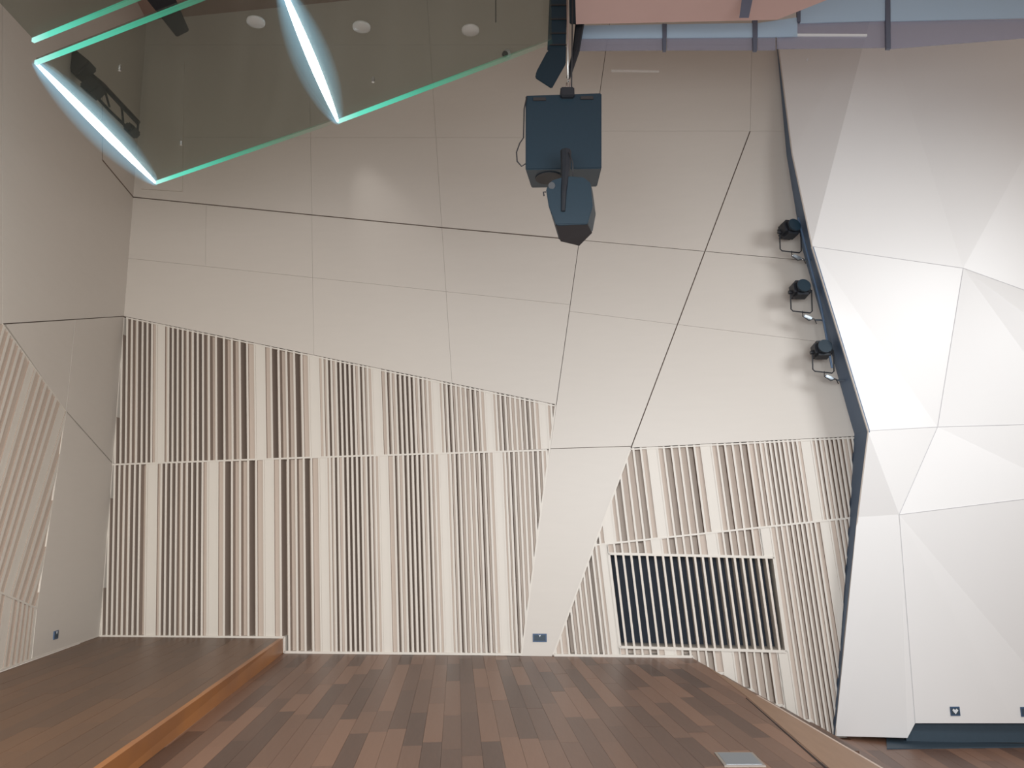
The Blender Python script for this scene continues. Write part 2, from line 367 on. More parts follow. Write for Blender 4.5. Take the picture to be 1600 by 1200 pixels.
bl1 = [((175, LED(175)), (500, LED(500)), (400, 900)), ((500, LED(500)), (855, LED(855)), (700, 900)), cor, jnt]
fill(sp1, BACK, lo, LED, lambda x: (x - 370) * 1.0e-4,
     [bl1 + [((155, 995), (443, 997), (300, 900)), ((443.5, 700), (443.5, 1100), (300, 900))],
      bl1 + [((445, 1020.5), (1080, 1027.5), (600, 900)), ((443.5, 700), (443.5, 1100), (600, 900))]])
mw = .022
def ledge(pts, par, wd=mw, side=0, d0=-.004, name='ledge', pl=BACK, d1=.30):
    for a, b in zip(pts, pts[1:]): strip(name, pl, a, b, wd, d0, d1, M['slat'], par, side)
ledge([(175, 726), (500, 714.3)], sp1); ledge([(500, 714.3), (855, 703.3)], sp1)
ledge([(197, 496.5), (868, 634.5)], sp1, .018, 0, -.002, 'edge_trim')
ledge([(156, 994), (444.5, 996)], sp1, .03, 0, -.01, 'edge_trim'); ledge([(444.5, 995), (444.5, 1020)], sp1, .03, 0, -.01, 'edge_trim')
ledge([(444.5, 1019), (815, 1022.5)], sp1, .03, 0, -.01, 'edge_trim')
ledge([(XC(496), 496), (XC(993), 993)], sp1, .014, 0, .0, 'edge_trim')
ledge([(868, 633), (815, 1021)], sp1, .02, 0, -.002, 'edge_trim')

# ------------------------------------------------------------------ slatted panel at the right
sp2 = tag(empty('slatted_panel', BACK.hit(1180, 960)), 'cream slatted acoustic panel framing the dark air grille beside the stair', 'acoustic panel', 'slatted acoustic panels')
up2 = [(911, 1.5), (918, 3), (925, 1), (930, 944.5, 0), (948, 1), (959, 3.6), (971.3, 2), (983.4, 2), (995.4, 3.2), (1006.8, 1), (1012, 1026, 0), (1030.6, 1), (1043, 3.3), (1055, 1.9), (1066.6, 1.9), (1079, 3.8), (1090, 1), (1095.5, 1110, 0), (1114.7, 1), (1126.4, 3), (1138, 1.9), (1150.4, 1.9), (1162.4, 3), (1174, 1), (1183.7, 2.5), (1191, 1.1), (1198.6, 3), (1206, 3), (1213, 3), (1220, 3), (1227, 1.2), (1234, 2.8), (1241.4, 2), (1248, .5), (1252.5, 1266.5, 0), (1270.6, 1), (1277.2, 2.8), (1284.4, 1.2), (1291.4, 3), (1298.4, 3), (1305.6, 3), (1312.6, 3), (1320, 1.2), (1327.5, 2.8), (1334.5, 2), (1341, 1)]
lo2 = [(846, .7), (856, .7), (866, 1), (877, 3.5), (886, 2), (895.3, 1.7), (903.5, 1.7), (911.8, 2), (920.7, 3.5), (928.5, 1.7), (934.6, .8), (939, 949.5, 0), (954.2, 1), (966, 3.3), (977.8, 2), (990, 2), (1002.3, 3.8), (1014, 1), (1020, 1034, 0), (1039, 1), (1051.3, 3.5), (1063.4, 2), (1075.5, 2), (1087.7, 3.4), (1099.5, 1), (1107, 1122, 0), (1127, 1), (1138, 3.2), (1149.2, 2), (1161, 2), (1173.3, 3.2), (1185, 1), (1192, 1207.5, 0), (1213, 1), (1222.2, 2.6), (1230, 1.2), (1238.4, 3), (1246.4, 3), (1254.2, 3), (1262, 3), (1269, 1.2), (1276, 2.8), (1282.8, 1.8), (1289, 1302, 0), (1309, 1), (1316, 2.6), (1323, 2), (1330, 2.6), (1337, 1.2)]
up2 = [(a[0], a[1] * .66) if len(a) == 2 and a[0] > 1180 else a for a in up2]; lo2 = [(a[0], a[1] * .66) if len(a) == 2 and a[0] > 1210 else a for a in lo2]
s2 = lambda x: .118 + (x - 950) * 1.1e-4
LE2 = lambda x: 849.7 - (x - 947.5) * .106
topl = ((985, 700), (1335, 682), (1100, 760)); j2 = ((X2(300), 300), (X2(1100), 1100), (1200, 900))
l2a = ((929, LE2(929)), (1322, LE2(1322)), (1150, 760)); l2b = (l2a[0], l2a[1], (1150, 1000))
rgt = ((1337, 678), (1303.5, 1148), (1100, 800))
fill(sp2, BACK, up2, lambda x: 700 - (x - 985) * .0515, s2, [[topl, j2, l2a, rgt]])
# below the ledge: above the grille, left of it, right of it, under it
gl = ((952, 866), (969.5, 1009)); gr = ((1208, 872), (1228, 1016))
gt = ((952, 866), (1208, 872)); gb = ((969.5, 1010), (1228, 1017))
base2 = [l2b, j2]
FLR = ((445, 1020.5), (1080, 1027.5))
ref855 = lambda x: 855
iL = min(range(len(lo2)), key=lambda i: abs(lo2[i][0] - 939)); iR = min(range(len(lo2)), key=lambda i: abs(lo2[i][0] - 1192))
fill(sp2, BACK, lo2[:iL + 1], ref855, s2, [base2 + [(FLR[0], FLR[1], (900, 900)), (gl[0], gl[1], (900, 950))]])
fill(sp2, BACK, lo2[iL + 1:iR], ref855, s2, [base2 + [(gt[0], gt[1], (1100, 700))]])
# stair profile along the foot of the wall
steps = [(1083, 1027.5), (1131, 1053), (1177, 1079), (1223, 1103), (1269, 1127), (1345, 1151)]     # (right end, level)
below = [base2 + [(gb[0], gb[1], (1100, 1100)), (FLR[0], FLR[1], (900, 900)), ((1083, 900), (1083, 1300), (1000, 1000))]]
for i in range(1, len(steps)):
    x0, x1, y = steps[i - 1][0], steps[i][0], steps[i][1]
    below.append(base2 + [(gb[0], gb[1], (1100, 1100)), ((x0, 900), (x0, 1300), (x1, 900)), ((x1, 900), (x1, 1300), (x0, 900)), ((0, y), (2000, y), (1000, 0))])
def pieces(mid):      # the part right of the grille, cut by every step
    out = [base2 + [((1208, 872), (1340, 872), (1300, 700))], base2 + [(gr[0], gr[1], (1300, 900)), ((1208, 872), (1340, 872), (1300, 1000)), ((1228, 1017), (1340, 1017), (1300, 900)), rgt]]
    for i in range(1, len(steps)):
        x0 = steps[i - 1][0]; x1, y = steps[i]
        out.append(base2 + [((1228, 1017), (1340, 1017), (1300, 1100)), ((x0, 900), (x0, 1300), (x0 + 5, 900)), ((x1, 900), (x1, 1300), (x1 - 5, 900)), ((0, y), (2000, y), (1000, 0)), rgt])
    return out
fill(sp2, BACK, lo2[iL + 1:iR], ref855, s2, below)
fill(sp2, BACK, lo2[iR:], ref855, s2, pieces(0))
ledge([(929, LE2(929)), (1340, LE2(1340))], sp2)
ledge([(985, 702), (1336, 684)], sp2, .018, 0, -.002, 'edge_trim')
ledge([(X2(700), 700), (X2(1023), 1023)], sp2, .02, 0, -.002, 'edge_trim')
ledge([(866, 1023.5), (1083, 1026)], sp2, .03, 0, -.01, 'edge_trim')
for i in range(1, len(steps)):
    x0, x1, y = steps[i - 1][0], steps[i][0], steps[i][1]
    ledge([(x0, steps[i - 1][1] - 1), (x0 + (y - steps[i - 1][1]) * .14, y)], sp2, .025, 0, -.01, 'edge_trim')
    ledge([(x0, y - 1.5), (x1, y - 1)], sp2, .03, 0, -.01, 'edge_trim')

# ------------------------------------------------------------------ air grille
ag = tag(empty('air_grille', BACK.hit(1095, 1010)), 'dark air grille with cream upright fins set in the slatted wall', 'grille')
sheet('duct_back', BACK, [(945, 860), (1215, 866), (1236, 1022), (962, 1014)], .31, .335, M['darkbox'], ag)
for i in range(21):
    t = (961.3 - 952) / 12.42 + i; x = 952 + 12.42 * t
    yt = 866 + (x - 952) * .0234; yb = 1010 + (x - 952) * .026; s = s2(x)
    if x > 1207: break
    xb = x + s * (yb - yt)
    sheet('fin', BACK, [(x - 1.7, yt), (x + 1.7, yt), (xb + 1.7, yb), (xb - 1.7, yb)], -.004, .24, M['fin'], ag)
for a, b, nm in (((950, 865), (1210, 871), 'frame_rail'), ((968, 1011), (1229, 1018), 'frame_rail'), ((951, 864), (969, 1012), 'frame_stile'), ((1209, 870), (1229, 1018), 'frame_stile')):
    strip(nm, BACK, a, b, .032, -.008, .31, M['slat'], ag)

# ================================================================== left wall
wl = struct(empty('wall_left', C0))
XL = lambda y: XC(y)
def lcell(pts, g=.004): cell(pts, g, LEFT, wl)
# joint lines read off the picture
lcell([(-420, -200), (4, -200), (4, 507), (-420, 545)], .006)
lcell([(4, -300), (160, -300), (160, 250), (4, 250)], [0, 0, 0, .006])
lcell([(160, -300), (XC(-300), -300), (XC(308), 308), (160, 250)], 0)
lcell([(4, 250), (160, 250), (208, 308), (XC(494), 494), (4, 506)], [0, .006, 0, .004, .004])
lcell([(118, 499), (XC(494), 494), (176, 724), (103, 642)], [.006, 0, .008, .006])
lcell([(8, 506), (118, 499), (103, 642)], [.006, .006, .002])
lcell([(103, 642), (176, 724), (XC(994), 994), (50, 1032), (58, 950)], [.008, 0, 0, 0, .002])
lcell([(-420, 545), (4, 507), (4, 515), (-420, -85 + 515)], 0)
sheet('joint_felt', LEFT, [(-420, -250), (XC(-300) - 1, -300), (XC(494) - 2, 494), (4, 505), (-420, 540)], .026, .034, M['backing'], wl)
sheet('joint_felt', LEFT, [(8, 505), (XC(494) - 2, 492), (XC(994) - 2, 994), (50, 1030), (58, 950), (103, 642)], .026, .034, M['backing'], wl)
sheet('backing_board', LEFT, [(-420, 400), (XC(400), 400), (XC(1000), 1000), (-420, 1220)], .26, .29, M['backing'], wl)
sp3 = tag(empty('slatted_panel', LEFT.hit(30, 1020)), 'narrow cream slatted acoustic panel on the left side wall', 'acoustic panel', 'slatted acoustic panels')
DG = lambda x: 507 + (x - 6) * 1.392
wL = []
x = -124
wl1 = [(-117, 1), (-109, 3), (-101, 2), (-93, 3), (-85, 2), (-76, 1), (-70, -62, 0), (-58, 1), (-50, 3), (-42, 2), (-34, 2), (-26, 3), (-17, 1), (-11, 5 - 8, 0), (3, 1), (11, 2.2), (19, 2.6), (27, 2.2), (34.5, 2.6), (42, 2), (48.5, 55, 0), (60, 1.6), (68, 2.2), (76.5, 2.4), (84.5, 2.2), (91.5, 1.2), (96, 103.5, 0), (108, 1.4), (116, 2.4), (124, 2), (132, 2.4), (140, 2), (148, 2.4), (156, 2), (164, 2.4), (172, 2)]
fill(sp3, LEFT, wl1, DG, lambda x: -.288 - (x - 50) * 2e-4, [[((6, 507), (103, 642), (0, 700)), ((103.5, 642), (58, 950), (0, 800)), ((-100, 880), (58, 951), (0, 800))]], dscale=.22)
LDG = lambda x: 925.5 + x * .43
wl2 = [(-104, 2), (-96, 3), (-88, 2), (-80, 3), (-72, 2), (-64, 1), (-59, -47, 0), (-42, 1), (-34, 3), (-26, 2), (-18, 3), (-9, 2), (-2, 2), (5, 1.4), (10, 21, 0), (26, 2), (33, 2), (40, 2.2), (46, 1.7), (52, 1)]
fill(sp3, LEFT, wl2, LDG, lambda x: -.16 + x * 1e-3, [[((-100, 882.5), (58, 950), (0, 1000)), ((58, 950), (50, 1031), (0, 980)), ((155, 994), (0, 1049), (0, 900))]], dscale=.22)
ledge([(-140, 865), (58, 950.5)], sp3, .02, 0, -.003, 'ledge', LEFT, .2)
ledge([(4, 506), (104, 643)], sp3, .012, 0, -.002, 'edge_trim', LEFT, .2); ledge([(104, 642), (58, 950)], sp3, .012, 0, -.001, 'edge_trim', LEFT, .2); ledge([(58, 950), (50, 1031)], sp3, .012, 0, -.001, 'edge_trim', LEFT, .2)
ledge([(155, 993), (-60, 1069)], wl, .02, 0, -.006, 'skirting', LEFT, .02)
# dark line from the corner down the reveal
strip('shadow_gap', LEFT, (160, 150), (160, 250), .012, -.002, .01, M['backing'], wl)
strip('shadow_gap', LEFT, (160, 250), (209, 309), .02, -.002, .01, M['backing'], wl)

# ================================================================== faceted wall at the right
wr = struct(empty('wall_right', BACK.hit(1305, 1150)))
def front(back, fr):            # the point that stands proud of the back wall and is seen at fr
    b = BACK.hit(*back); lo_, hi_ = 0.0, 2.0
    def px(P):
        c = RM.transposed() @ (P - CAM); return 800 + F * c.x / -c.z
    for _ in range(40):
        m_ = (lo_ + hi_) / 2
        if px(b + BACK.n * m_) < fr[0]: lo_ = m_
        else: hi_ = m_
    P = b + BACK.n * lo_
    return hy(fr[0], fr[1], P.y)
edge = [((1213, 62), (1214, 62)), ((1229, 240), (1237, 240)), ((1253, 385), (1268, 385)), ((1335, 678), (1356, 673)), ((1328, 812), (1339.5, 808)), ((1317, 970), (1321.5, 975)), ((1302, 1148), (1305, 1150))]
FR = [front(*e) for e in edge]; BK = [BACK.hit(*e[0]) for e in edge]
A_, A2_, B_, C_, D_, D2_, E_ = FR
def off(px, py, d): return Plane(BACK.o + BACK.n * d, BACK.n, BACK.u).hit(px, py)
TA = off(1200, -330, .0); TA2 = off(1300, -330, .25)
K_ = off(1367, 0, .55); K2 = off(1375, -330, .35); J_ = off(1505, 419, .50); I_ = off(1465, 667, .40); H_ = off(1405, 804, .42)
R1 = off(1680, 98, .70); R2 = off(1680, 482, .44); R2b = off(1680, 548, .66); R3 = off(1680, 661, .60); R4 = off(1680, 770, .58)
Rt = off(1680, -330, .9)
N1 = off(1418, 1153, .30); N2 = off(1430, 1130, .30); N3 = off(1585, 1130, .32); N4 = off(1680, 1130, .30); 
Ew = off(1312, 1152, .06)
facets = [[A_, TA, K_], [TA, K2, K_], [A_, A2_, K_], [A2_, B_, K_], [B_, K_, J_], [B_, J_, I_], [B_, C_, I_], [K_, R1, J_], [K_, K2, R1], [K2, Rt, R1], [J_, R1, R2], [J_, R2, R2b], [J_, R2b, R3], [J_, R3, I_],
          [C_, I_, H_], [C_, H_, D_], [I_, R3, R4], [I_, R4, H_], [D_, H_, E_], [H_, E_, N1], [H_, N1, N2], [H_, N2, N3], [H_, N3, N4], [H_, N4, R4]]
# coplanar neighbours are joined so that each facet is one panel
groups = [[0], [1], [2, 3], [4], [5], [6], [7], [8, 9], [10], [11], [12, 13], [14, 15], [16, 17], [18], [19], [20], [21], [22, 23]]
for gi, gset in enumerate(groups):
    mb = MB()
    for t in gset:
        P = facets[t]
        nn = facing(*P); mb.prism(P, [p - nn * .02 for p in P])
    mb.build('panel', M['facet'], wr)
Xt, X1_, X2_, X3_, X4_, X5_ = off(2150, -330, 1.2), off(2150, 150, .5), off(2150, 500, .9), off(2150, 690, .4), off(2150, 760, .7), off(2150, 1128, .35)
for P in ([Rt, Xt, X1_], [Rt, X1_, R1], [R1, X1_, R2], [R2, X1_, X2_], [R2, X2_, R2b], [R2b, X2_, X3_], [R2b, X3_, R3], [R3, X3_, X4_], [R3, X4_, R4], [R4, X4_, N4], [N4, X4_, X5_]):
    nn = facing(*P); MB().prism(P, [p - nn * .02 for p in P]).build('panel', M['facet'], wr)
# fine joints between the panels
def joint(a, b, wd=.006):
    d = (b - a).normalized(); s = BACK.n.cross(d).normalized() * wd / 2; o = BACK.n * .0045
    MB().prism([a - s + o, b - s + o, b + s + o, a + s + o], [a - s - o, b - s - o, b + s - o, a + s - o]).build('joint', M['jt'], wr)
M['jt'] = mat('grey_joint', (0.58, 0.58, 0.60), 0.7)
for a, b in ((B_, J_), (J_, I_), (I_, H_), (I_, C_), (I_, R3), (H_, R4), (H_, N2), (J_, R2)): joint(a, b)
# slate reveal along the free edge, and the tan rim of the panels
mb = MB()
for i in range(len(FR) - 1):
    a, b, c, d = FR[i], FR[i + 1], BK[i + 1], BK[i]
    o = BACK.u * .012 ; mb.prism([a, b, c - BACK.n * .05, d - BACK.n * .05], [a + o * 2, b + o * 2, c + o * 2 - BACK.n * .05, d + o * 2 - BACK.n * .05])
mb.build('reveal_board', M['reveal'], wr)
mb = MB()
for i in range(len(FR) - 1):
    a, b = FR[i], FR[i + 1]; o = BACK.u * .011; q = BACK.n * .006
    mb.prism([a - o * .3 + q, b - o * .3 + q, b + o + q, a + o + q], [a - o * .3 - q, b - o * .3 - q, b + o - q, a + o - q])
mb.build('rim', M['rimtan'], wr)
# slate base under the facets
pb = off(1418, 1154, .12); 
bs = struct(empty('baseboard_right', pb))
Pt = [off(1413, 1120, .20), off(2140, 1120, .20)]
q0, q1 = Pt; dn = Vector((0, 0, -1)); hgt = q0.z - LOWZ
MB().prism([q0, q1, q1 + dn * hgt, q0 + dn * hgt], [p - BACK.n * .06 for p in (q0, q1, q1 + dn * hgt, q0 + dn * hgt)]).build('plinth_board', M['plinth'], bs)
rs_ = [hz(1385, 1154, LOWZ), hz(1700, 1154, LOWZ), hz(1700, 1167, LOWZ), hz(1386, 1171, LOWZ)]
MB().prism([p + Vector((0, 0, .012)) for p in rs_], rs_).build('shadow_strip', M['plinth'], bs)  # dark slab laid where the plinth's shadow falls on the floor
# ================================================================== floors
def poly_slab(name, pts, th, m, par=None):
    return MB().prism(pts, [p - Vector((0, 0, th)) for p in pts]).build(name, m, par)
axis = (hz(1373, 1200, 0) - hz(1081, 1028, 0)).normalized()              # runs to the camera along the stage edge
ER0 = hz(1082, 1028, 0); ER1 = ER0 + axis * 8.6
EL0 = hz(442, 1021, 0); EL1 = hz(216, 1200, 0); axl = (EL1 - EL0).normalized(); EL1 = EL0 + axl * 7.6
fl = struct(empty('floor', (0, 7, 0)))
poly_slab('subfloor', [EL0 + Vector((0, .05, -.021)), ER0 + Vector((0, .05, -.021)), ER1 + Vector((0, 0, -.021)), EL1 + Vector((0, 0, -.021))], .25, M['plank'], fl)
def planks(par, org, ax, width, length, inside, m, z, umin, umax, vmin, vmax, stuffrow=None):
    sd = Vector((0, 0, 1)).cross(ax).normalized(); 
    uvp = lambda u, v: Vector((org.x, org.y, z)) + sd * u + ax * v
    u = umin; k = 0; meshes = {}
    while u < umax:
        v = vmin - random.random() * length
        while v < vmax:
            L = length * random.choice((.55, .8, 1.0, 1.15))
            poly = [(u + .0008, v + .0008), (u + width - .0008, v + .0008), (u + width - .0008, v + L - .0008), (u + .0008, v + L - .0008)]
            for (a, b, kk) in inside:
                if len(poly) < 3: break
                poly = clip(poly, a, b, 0, kk)
            if len(poly) >= 3 and parea(poly) > .004:
                cu = sum(p[0] for p in poly) / len(poly); cv = sum(p[1] for p in poly) / len(poly); c = uvp(cu, cv)
                # every plank has its own origin so that its grain runs along it
                dz = random.uniform(-.0006, .0006)
                vs = [Vector((p[0] - cu, p[1] - cv, 0)) for p in poly]
                o = MB().prism(vs, [q - Vector((0, 0, .02)) for q in vs]).build('plank', m, par)
                Rz = Matrix((sd, ax, Vector((0, 0, 1)))).transposed().to_4x4()
                o.matrix_basis = par.matrix_world.inverted() @ Matrix.Translation(c + Vector((0, 0, dz))) @ Rz
                k += 1
            v += L
        u += width
    return k
def to2(org, ax):
    sd = Vector((0, 0, 1)).cross(ax).normalized()
    return lambda P: ((P - org).dot(sd), (P - org).dot(ax))
axm = (axis + axl * .9).normalized()
t2 = to2(ER0, axm); cen = t2(hz(800, 1100, 0))
ins = [(t2(ER0), t2(ER1), cen), (t2(EL0), t2(EL1), cen), (t2(W0), t2(W1), cen)]
us = [t2(p)[0] for p in (EL0, EL1, ER0, hz(216, 1200, 0), hz(1373, 1200, 0))]
vn = t2(hz(800, 1215, 0))[1]
ins.append(((0, vn), (1, vn), cen))
k1 = planks(fl, ER0, axm, .147, 1.35, ins, M['plank'], 0, min(us) - .2, max(us) + .2, -1, vn)
print('planks', k1)
# the rest of the deck, under and behind the camera
pa = [EL0 + axl * 4.6, ER0 + axis * 5.4, ER1, EL1]
poly_slab('deck_board', [Vector((p.x, p.y, -.004)) for p in pa], .02, M['plank'], fl)
# stage edge: groove, outer board, lip, face
def on0(px, py, z=0): return hz(px, py, z)
e0, e1 = on0(1166, 1091), on0(1290, 1200); e1 = e0 + (e1 - e0) * 1.6
sd = Vector((1, 0, 0)) * .007; zt = Vector((0, 0, .0035))
MB().prism([e0 - sd * .4 + zt, e0 + sd * .4 + zt, e1 + sd * 1.6 + zt, e1 - sd * 1.6 + zt], [p - Vector((0, 0, .01)) for p in (e0 - sd, e0 + sd, e1 + sd, e1 - sd)]).build('groove', M['gap'], fl)
a0, a1 = on0(1166, 1088), on0(1294, 1200); a1 = a0 + (a1 - a0) * 1.6
b0 = ER0 + axis * .85; b1 = ER0 + axis * 6.2
poly_slab('edge_board', [p + Vector((0, 0, .0025)) for p in (ER0 + axis * .5, b0, b1, a1 + Vector((.01, 0, 0)), a0)], .02, M['edgewood'], fl)
s1 = Vector((0, 0, 1)).cross(axis); s1 = s1 if s1.x > 0 else -s1
poly_slab('lip', [p + Vector((0, 0, .003)) for p in (ER0 + axis * 2.2, ER0 + axis * 2.2 + s1 * .018, ER1 + s1 * .018, ER1)], .05, M['edgelip'], fl)
poly_slab('stage_face', [p - Vector((0, 0, .03)) for p in (ER0, ER0 + s1 * .01, ER1 + s1 * .01, ER1)], -LOWZ, M['edgewood'], fl)

# raised stage at the left
fr_ = struct(empty('floor_raised', (EL0.x - 1, EL0.y - 1, 0)))
T0 = hz(442, 997.5, RZ); T1 = hz(158, 1200, RZ); tx = (T1 - T0).normalized(); T1 = T0 + tx * 7.4
LW0 = Vector((C0.x, C0.y, RZ)); LW1 = LW0 + Vector((L0.x - C0.x, L0.y - C0.y, 0)).normalized() * 8.0
poly_slab('deck_board', [p - Vector((0, 0, .021)) for p in (T0 - Vector((.1, 0, 0)), T1 - Vector((.1, 0, 0)), LW1, LW0)], RZ - .03, M['plank_r'], fr_)
t2 = to2(T0, tx); cen = t2(hz(150, 1100, RZ)); vn = t2(hz(158, 1225, RZ))[1]
ins = [(t2(T0 - Vector((.045, 0, 0))), t2(T1 - Vector((.045, 0, 0))), cen), (t2(LW0), t2(LW1), cen), (t2(T0), t2(LW0), cen), ((0, vn + 1.2), (1, vn + 1.2), cen)]
lu = [t2(p)[0] for p in (LW0, LW1, T0, T1)]
k2 = planks(fr_, T0, tx, .16, 1.6, ins, M['plank_r'], RZ, min(lu), max(lu), -1, vn + 1.2)
print('planks raised', k2)
EL1 = EL0 + axl * 7.4
MB().prism([T0, T1, EL1, EL0], [p - Vector((.05, 0, 0)) for p in (T0, T1, EL1, EL0)]).build('riser_board', M['nosing'], fr_)

# lower floor
flo = struct(empty('floor_lower', (3.5, 6, LOWZ)))
axr = Vector((-.05, -1, 0)).normalized(); org = Vector((3.0, 9.3, LOWZ))
poly_slab('subfloor', [Vector((1.8, 10.2, LOWZ - .021)), Vector((12, 10.2, LOWZ - .021)), Vector((12, -1, LOWZ - .021)), Vector((1.8, -1, LOWZ - .021))], .2, M['plank'], flo)
t2 = to2(org, axr); cen = t2(Vector((4.5, 8, LOWZ)))
ins = [(t2(ER0 + axis * .2), t2(ER1), cen)]
p0 = t2(org); us_ = [t2(Vector((x_, 8, LOWZ)))[0] for x_ in (2.6, 6.2)]
k3 = planks(flo, org, axr, .147, 1.5, ins, M['plank'], LOWZ, min(us_), max(us_), -.5, 3.4)
print('planks lower', k3)

# stairs down from the stage along the back wall
st = struct(empty('stairs', (2.6, 9, LOWZ)))
for i in range(1, len(steps)):
    x0, x1, y = steps[i - 1][0], steps[i][0], steps[i][1]
    a, b = BACK.hit(x0, steps[i - 1][1]), BACK.hit(x1, y); zt_ = b.z
    if i == len(steps) - 1: break
    A0 = Vector((a.x, a.y, zt_ - .012)); B0 = Vector((b.x, b.y, zt_ - .012))
    A1, B1 = A0 + axis * 1.9, B0 + axis * 1.9
    MB().prism([A0, B0, B1, A1], [Vector((p.x, p.y, LOWZ - .02)) for p in (A0, B0, B1, A1)]).build('step', M['plank'], st)

# ================================================================== ceiling, bulkhead, gallery glass
ce = struct(obj('ceiling', [(-9, -1, 9.4), (9, -1, 9.4), (9, 11.5, 9.4), (-9, 11.5, 9.4), (-9, -1, 9.6), (9, -1, 9.6), (9, 11.5, 9.6), (-9, 11.5, 9.6)],
                [(0, 1, 2, 3), (7, 6, 5, 4), (0, 4, 5, 1), (1, 5, 6, 2), (2, 6, 7, 3), (3, 7, 4, 0)], M['ceil']))
zb = 6.2
bp_ = [hz(900, 38, zb), hz(1214, 31, zb), hz(1292, 0, zb), hz(1420, -70, zb), hz(1420, -330, zb), hz(890, -330, zb)]
bh = struct(MB().prism(bp_, [p + Vector((0, 0, .25)) for p in bp_]).build('ceiling_bulkhead', M['rose']))
MB().prism([hy(x, y, 6.4) for x, y in ((1163, -30), (1182, -30), (1170, 28), (1155, 28))], [hy(x, y, 6.35) for x, y in ((1163, -30), (1182, -30), (1170, 28), (1155, 28))]).build('hanger_strap', M['mullion'], bh)
gs = tag(empty('glass_screen', hy(1210, 60, 7.3)), 'pale blue glass screen with grey posts across the top right', 'glass screen')
def pane(pts, y, m, nm='pane', th=.012):
    P = [hy(a, b, y) for a, b in pts]
    MB().prism(P, [p + Vector((0, th, 0)) for p in P]).build(nm, M[m], gs)
Yg = 7.3
pane([(900, 40), (1035, 38), (1035, 59), (900, 60)], Yg, 'blueglass'); pane([(1042, 38), (1176, 36), (1176, 58), (1042, 59)], Yg, 'blueglass'); pane([(1184, 36), (1246, 27), (1246, 57), (1184, 58)], Yg, 'blueglass')
pane([(900, 61), (1035, 60), (1035, 78), (900, 79)], Yg + .02, 'greyglass'); pane([(1042, 60), (1176, 59), (1176, 78), (1042, 78)], Yg + .02, 'greyglass'); pane([(1184, 59), (1212, 58), (1212, 78), (1184, 78)], Yg + .02, 'greyglass')
pane([(1250, 8), (1383, -60), (1383, 32), (1250, 36)], Yg, 'blueglass'); pane([(1391, -60), (1690, -60), (1690, 26), (1391, 33)], Yg, 'blueglass')
pane([(1214, 38), (1383, 33), (1383, 74), (1214, 76)], Yg + .03, 'greyglass'); pane([(1391, 34), (1690, 28), (1690, 52), (1391, 76)], Yg + .03, 'greyglass')
for pts in ([(1035, 37), (1042, 37), (1041, 79), (1036, 79)], [(1176, 30), (1184, 30), (1183, 79), (1177, 79)], [(1244, -60), (1251, -60), (1251, 34), (1246, 34)], [(1383, -60), (1391, -60), (1392, 76), (1385, 76)]):
    pane(pts, Yg - .012, 'mullion', 'post', .03)
pane([(1240, 52.5), (1355, 53), (1355, 56.5), (1240, 56)], Yg + .012, 'white', 'tube_reflection', .02)  # white bar modelled in place of a light tube's reflection
pane([(955, 108.5), (1030, 110), (1030, 113), (955, 112)], Yg + .012, 'disc', 'tube_reflection', .01)  # frosted bar standing in for another tube reflection

# ================================================================== smoked glass canopy panels with LED edges
Zg = 5.1
def gp(px, py, dz=0): return hz(px, py, Zg + dz)
def glass_canopy(corners, label, led, edges, discs=(), glints=()):
    r = tag(empty('glass_canopy', corners[0]), label, 'glass canopy', 'smoked glass panels under the ceiling')
    th = Vector((0, 0, .03))
    MB().prism(corners, [p + th for p in corners]).build('pane', M['smoke'], r)
    if led:
        a, b = led; d = (b - a).normalized(); L = (b - a).length
        a_, b_ = a - Vector((0, 0, .012)), b - Vector((0, 0, .012))
        n_ = 14
        pts = [a_ + (b_ - a_) * (i / n_) for i in range(n_ + 1)]
        o = MB().tube(pts, [.010 + .025 * math.sin(math.pi * min(1, max(0, i / n_))) ** .8 for i in range(n_ + 1)], 10).build('light_strip', M['led'], r, True)
        MB().tube(pts, [.03 + .13 * math.sin(math.pi * (i / n_)) ** .7 for i in range(n_ + 1)], 20).build('halo_tube', M['halo'], r, True)  # added tube, its glow stands in for bloom round the strip
    for (a, b) in edges:
        d = (b - a); L = d.length; d.normalize(); s_ = Vector((0, 0, 1)).cross(d).normalized()
        o = MB().box((L / 2, 0, 0), L, .022, .030).build('glowing_edge', M['edge'], r)
        R_ = Matrix((d, s_, d.cross(s_))).transposed().to_4x4()
        o.matrix_basis = r.matrix_world.inverted() @ Matrix.Translation(a - Vector((0, 0, .012))) @ R_
    for c in discs:
        MB().cyl(c - Vector((0, 0, .02)), c - Vector((0, 0, .002)), .062, 20).build('disc', M['disc'], r, True)
    for c in glints:
        MB().cyl(c - Vector((0, 0, .03)), c - Vector((0, 0, -.01)), .012, 8).build('fixing_stud', M['chrome'], r)
    return r
P1, P2, P3, P4 = gp(56, 96), gp(243, 284), gp(524, 187), gp(330, -16)
P4 = gp(56 + 400, 96 - 156)
glass_canopy([P1, P2, P3, gp(441, -20), P4], 'smoked glass canopy panel at left, edged by a blazing white strip', (P1, P2), [(P2, P3), (P1, P4)], [gp(400, 32)], [gp(187, 105), gp(283, 222)])
Q0, Q1, Q2 = gp(392, -140), gp(528, 188), gp(862, 62)
glass_canopy([Q0, Q1, Q2, gp(860, -140)], 'smoked glass canopy panel beside the hanging speakers, its strip pointing down', (gp(440, -24), Q1), [(Q1, Q2)], [gp(565, 40), gp(735, 45)], [gp(583, 123)])
S0, S1, S2, S3 = gp(52, 61), gp(300, -40), gp(200, -160), gp(-60, -60)
glass_canopy([S0, S1, S2, S3], 'smoked glass canopy panel cut off by the top left corner', None, [(S0, S1)])

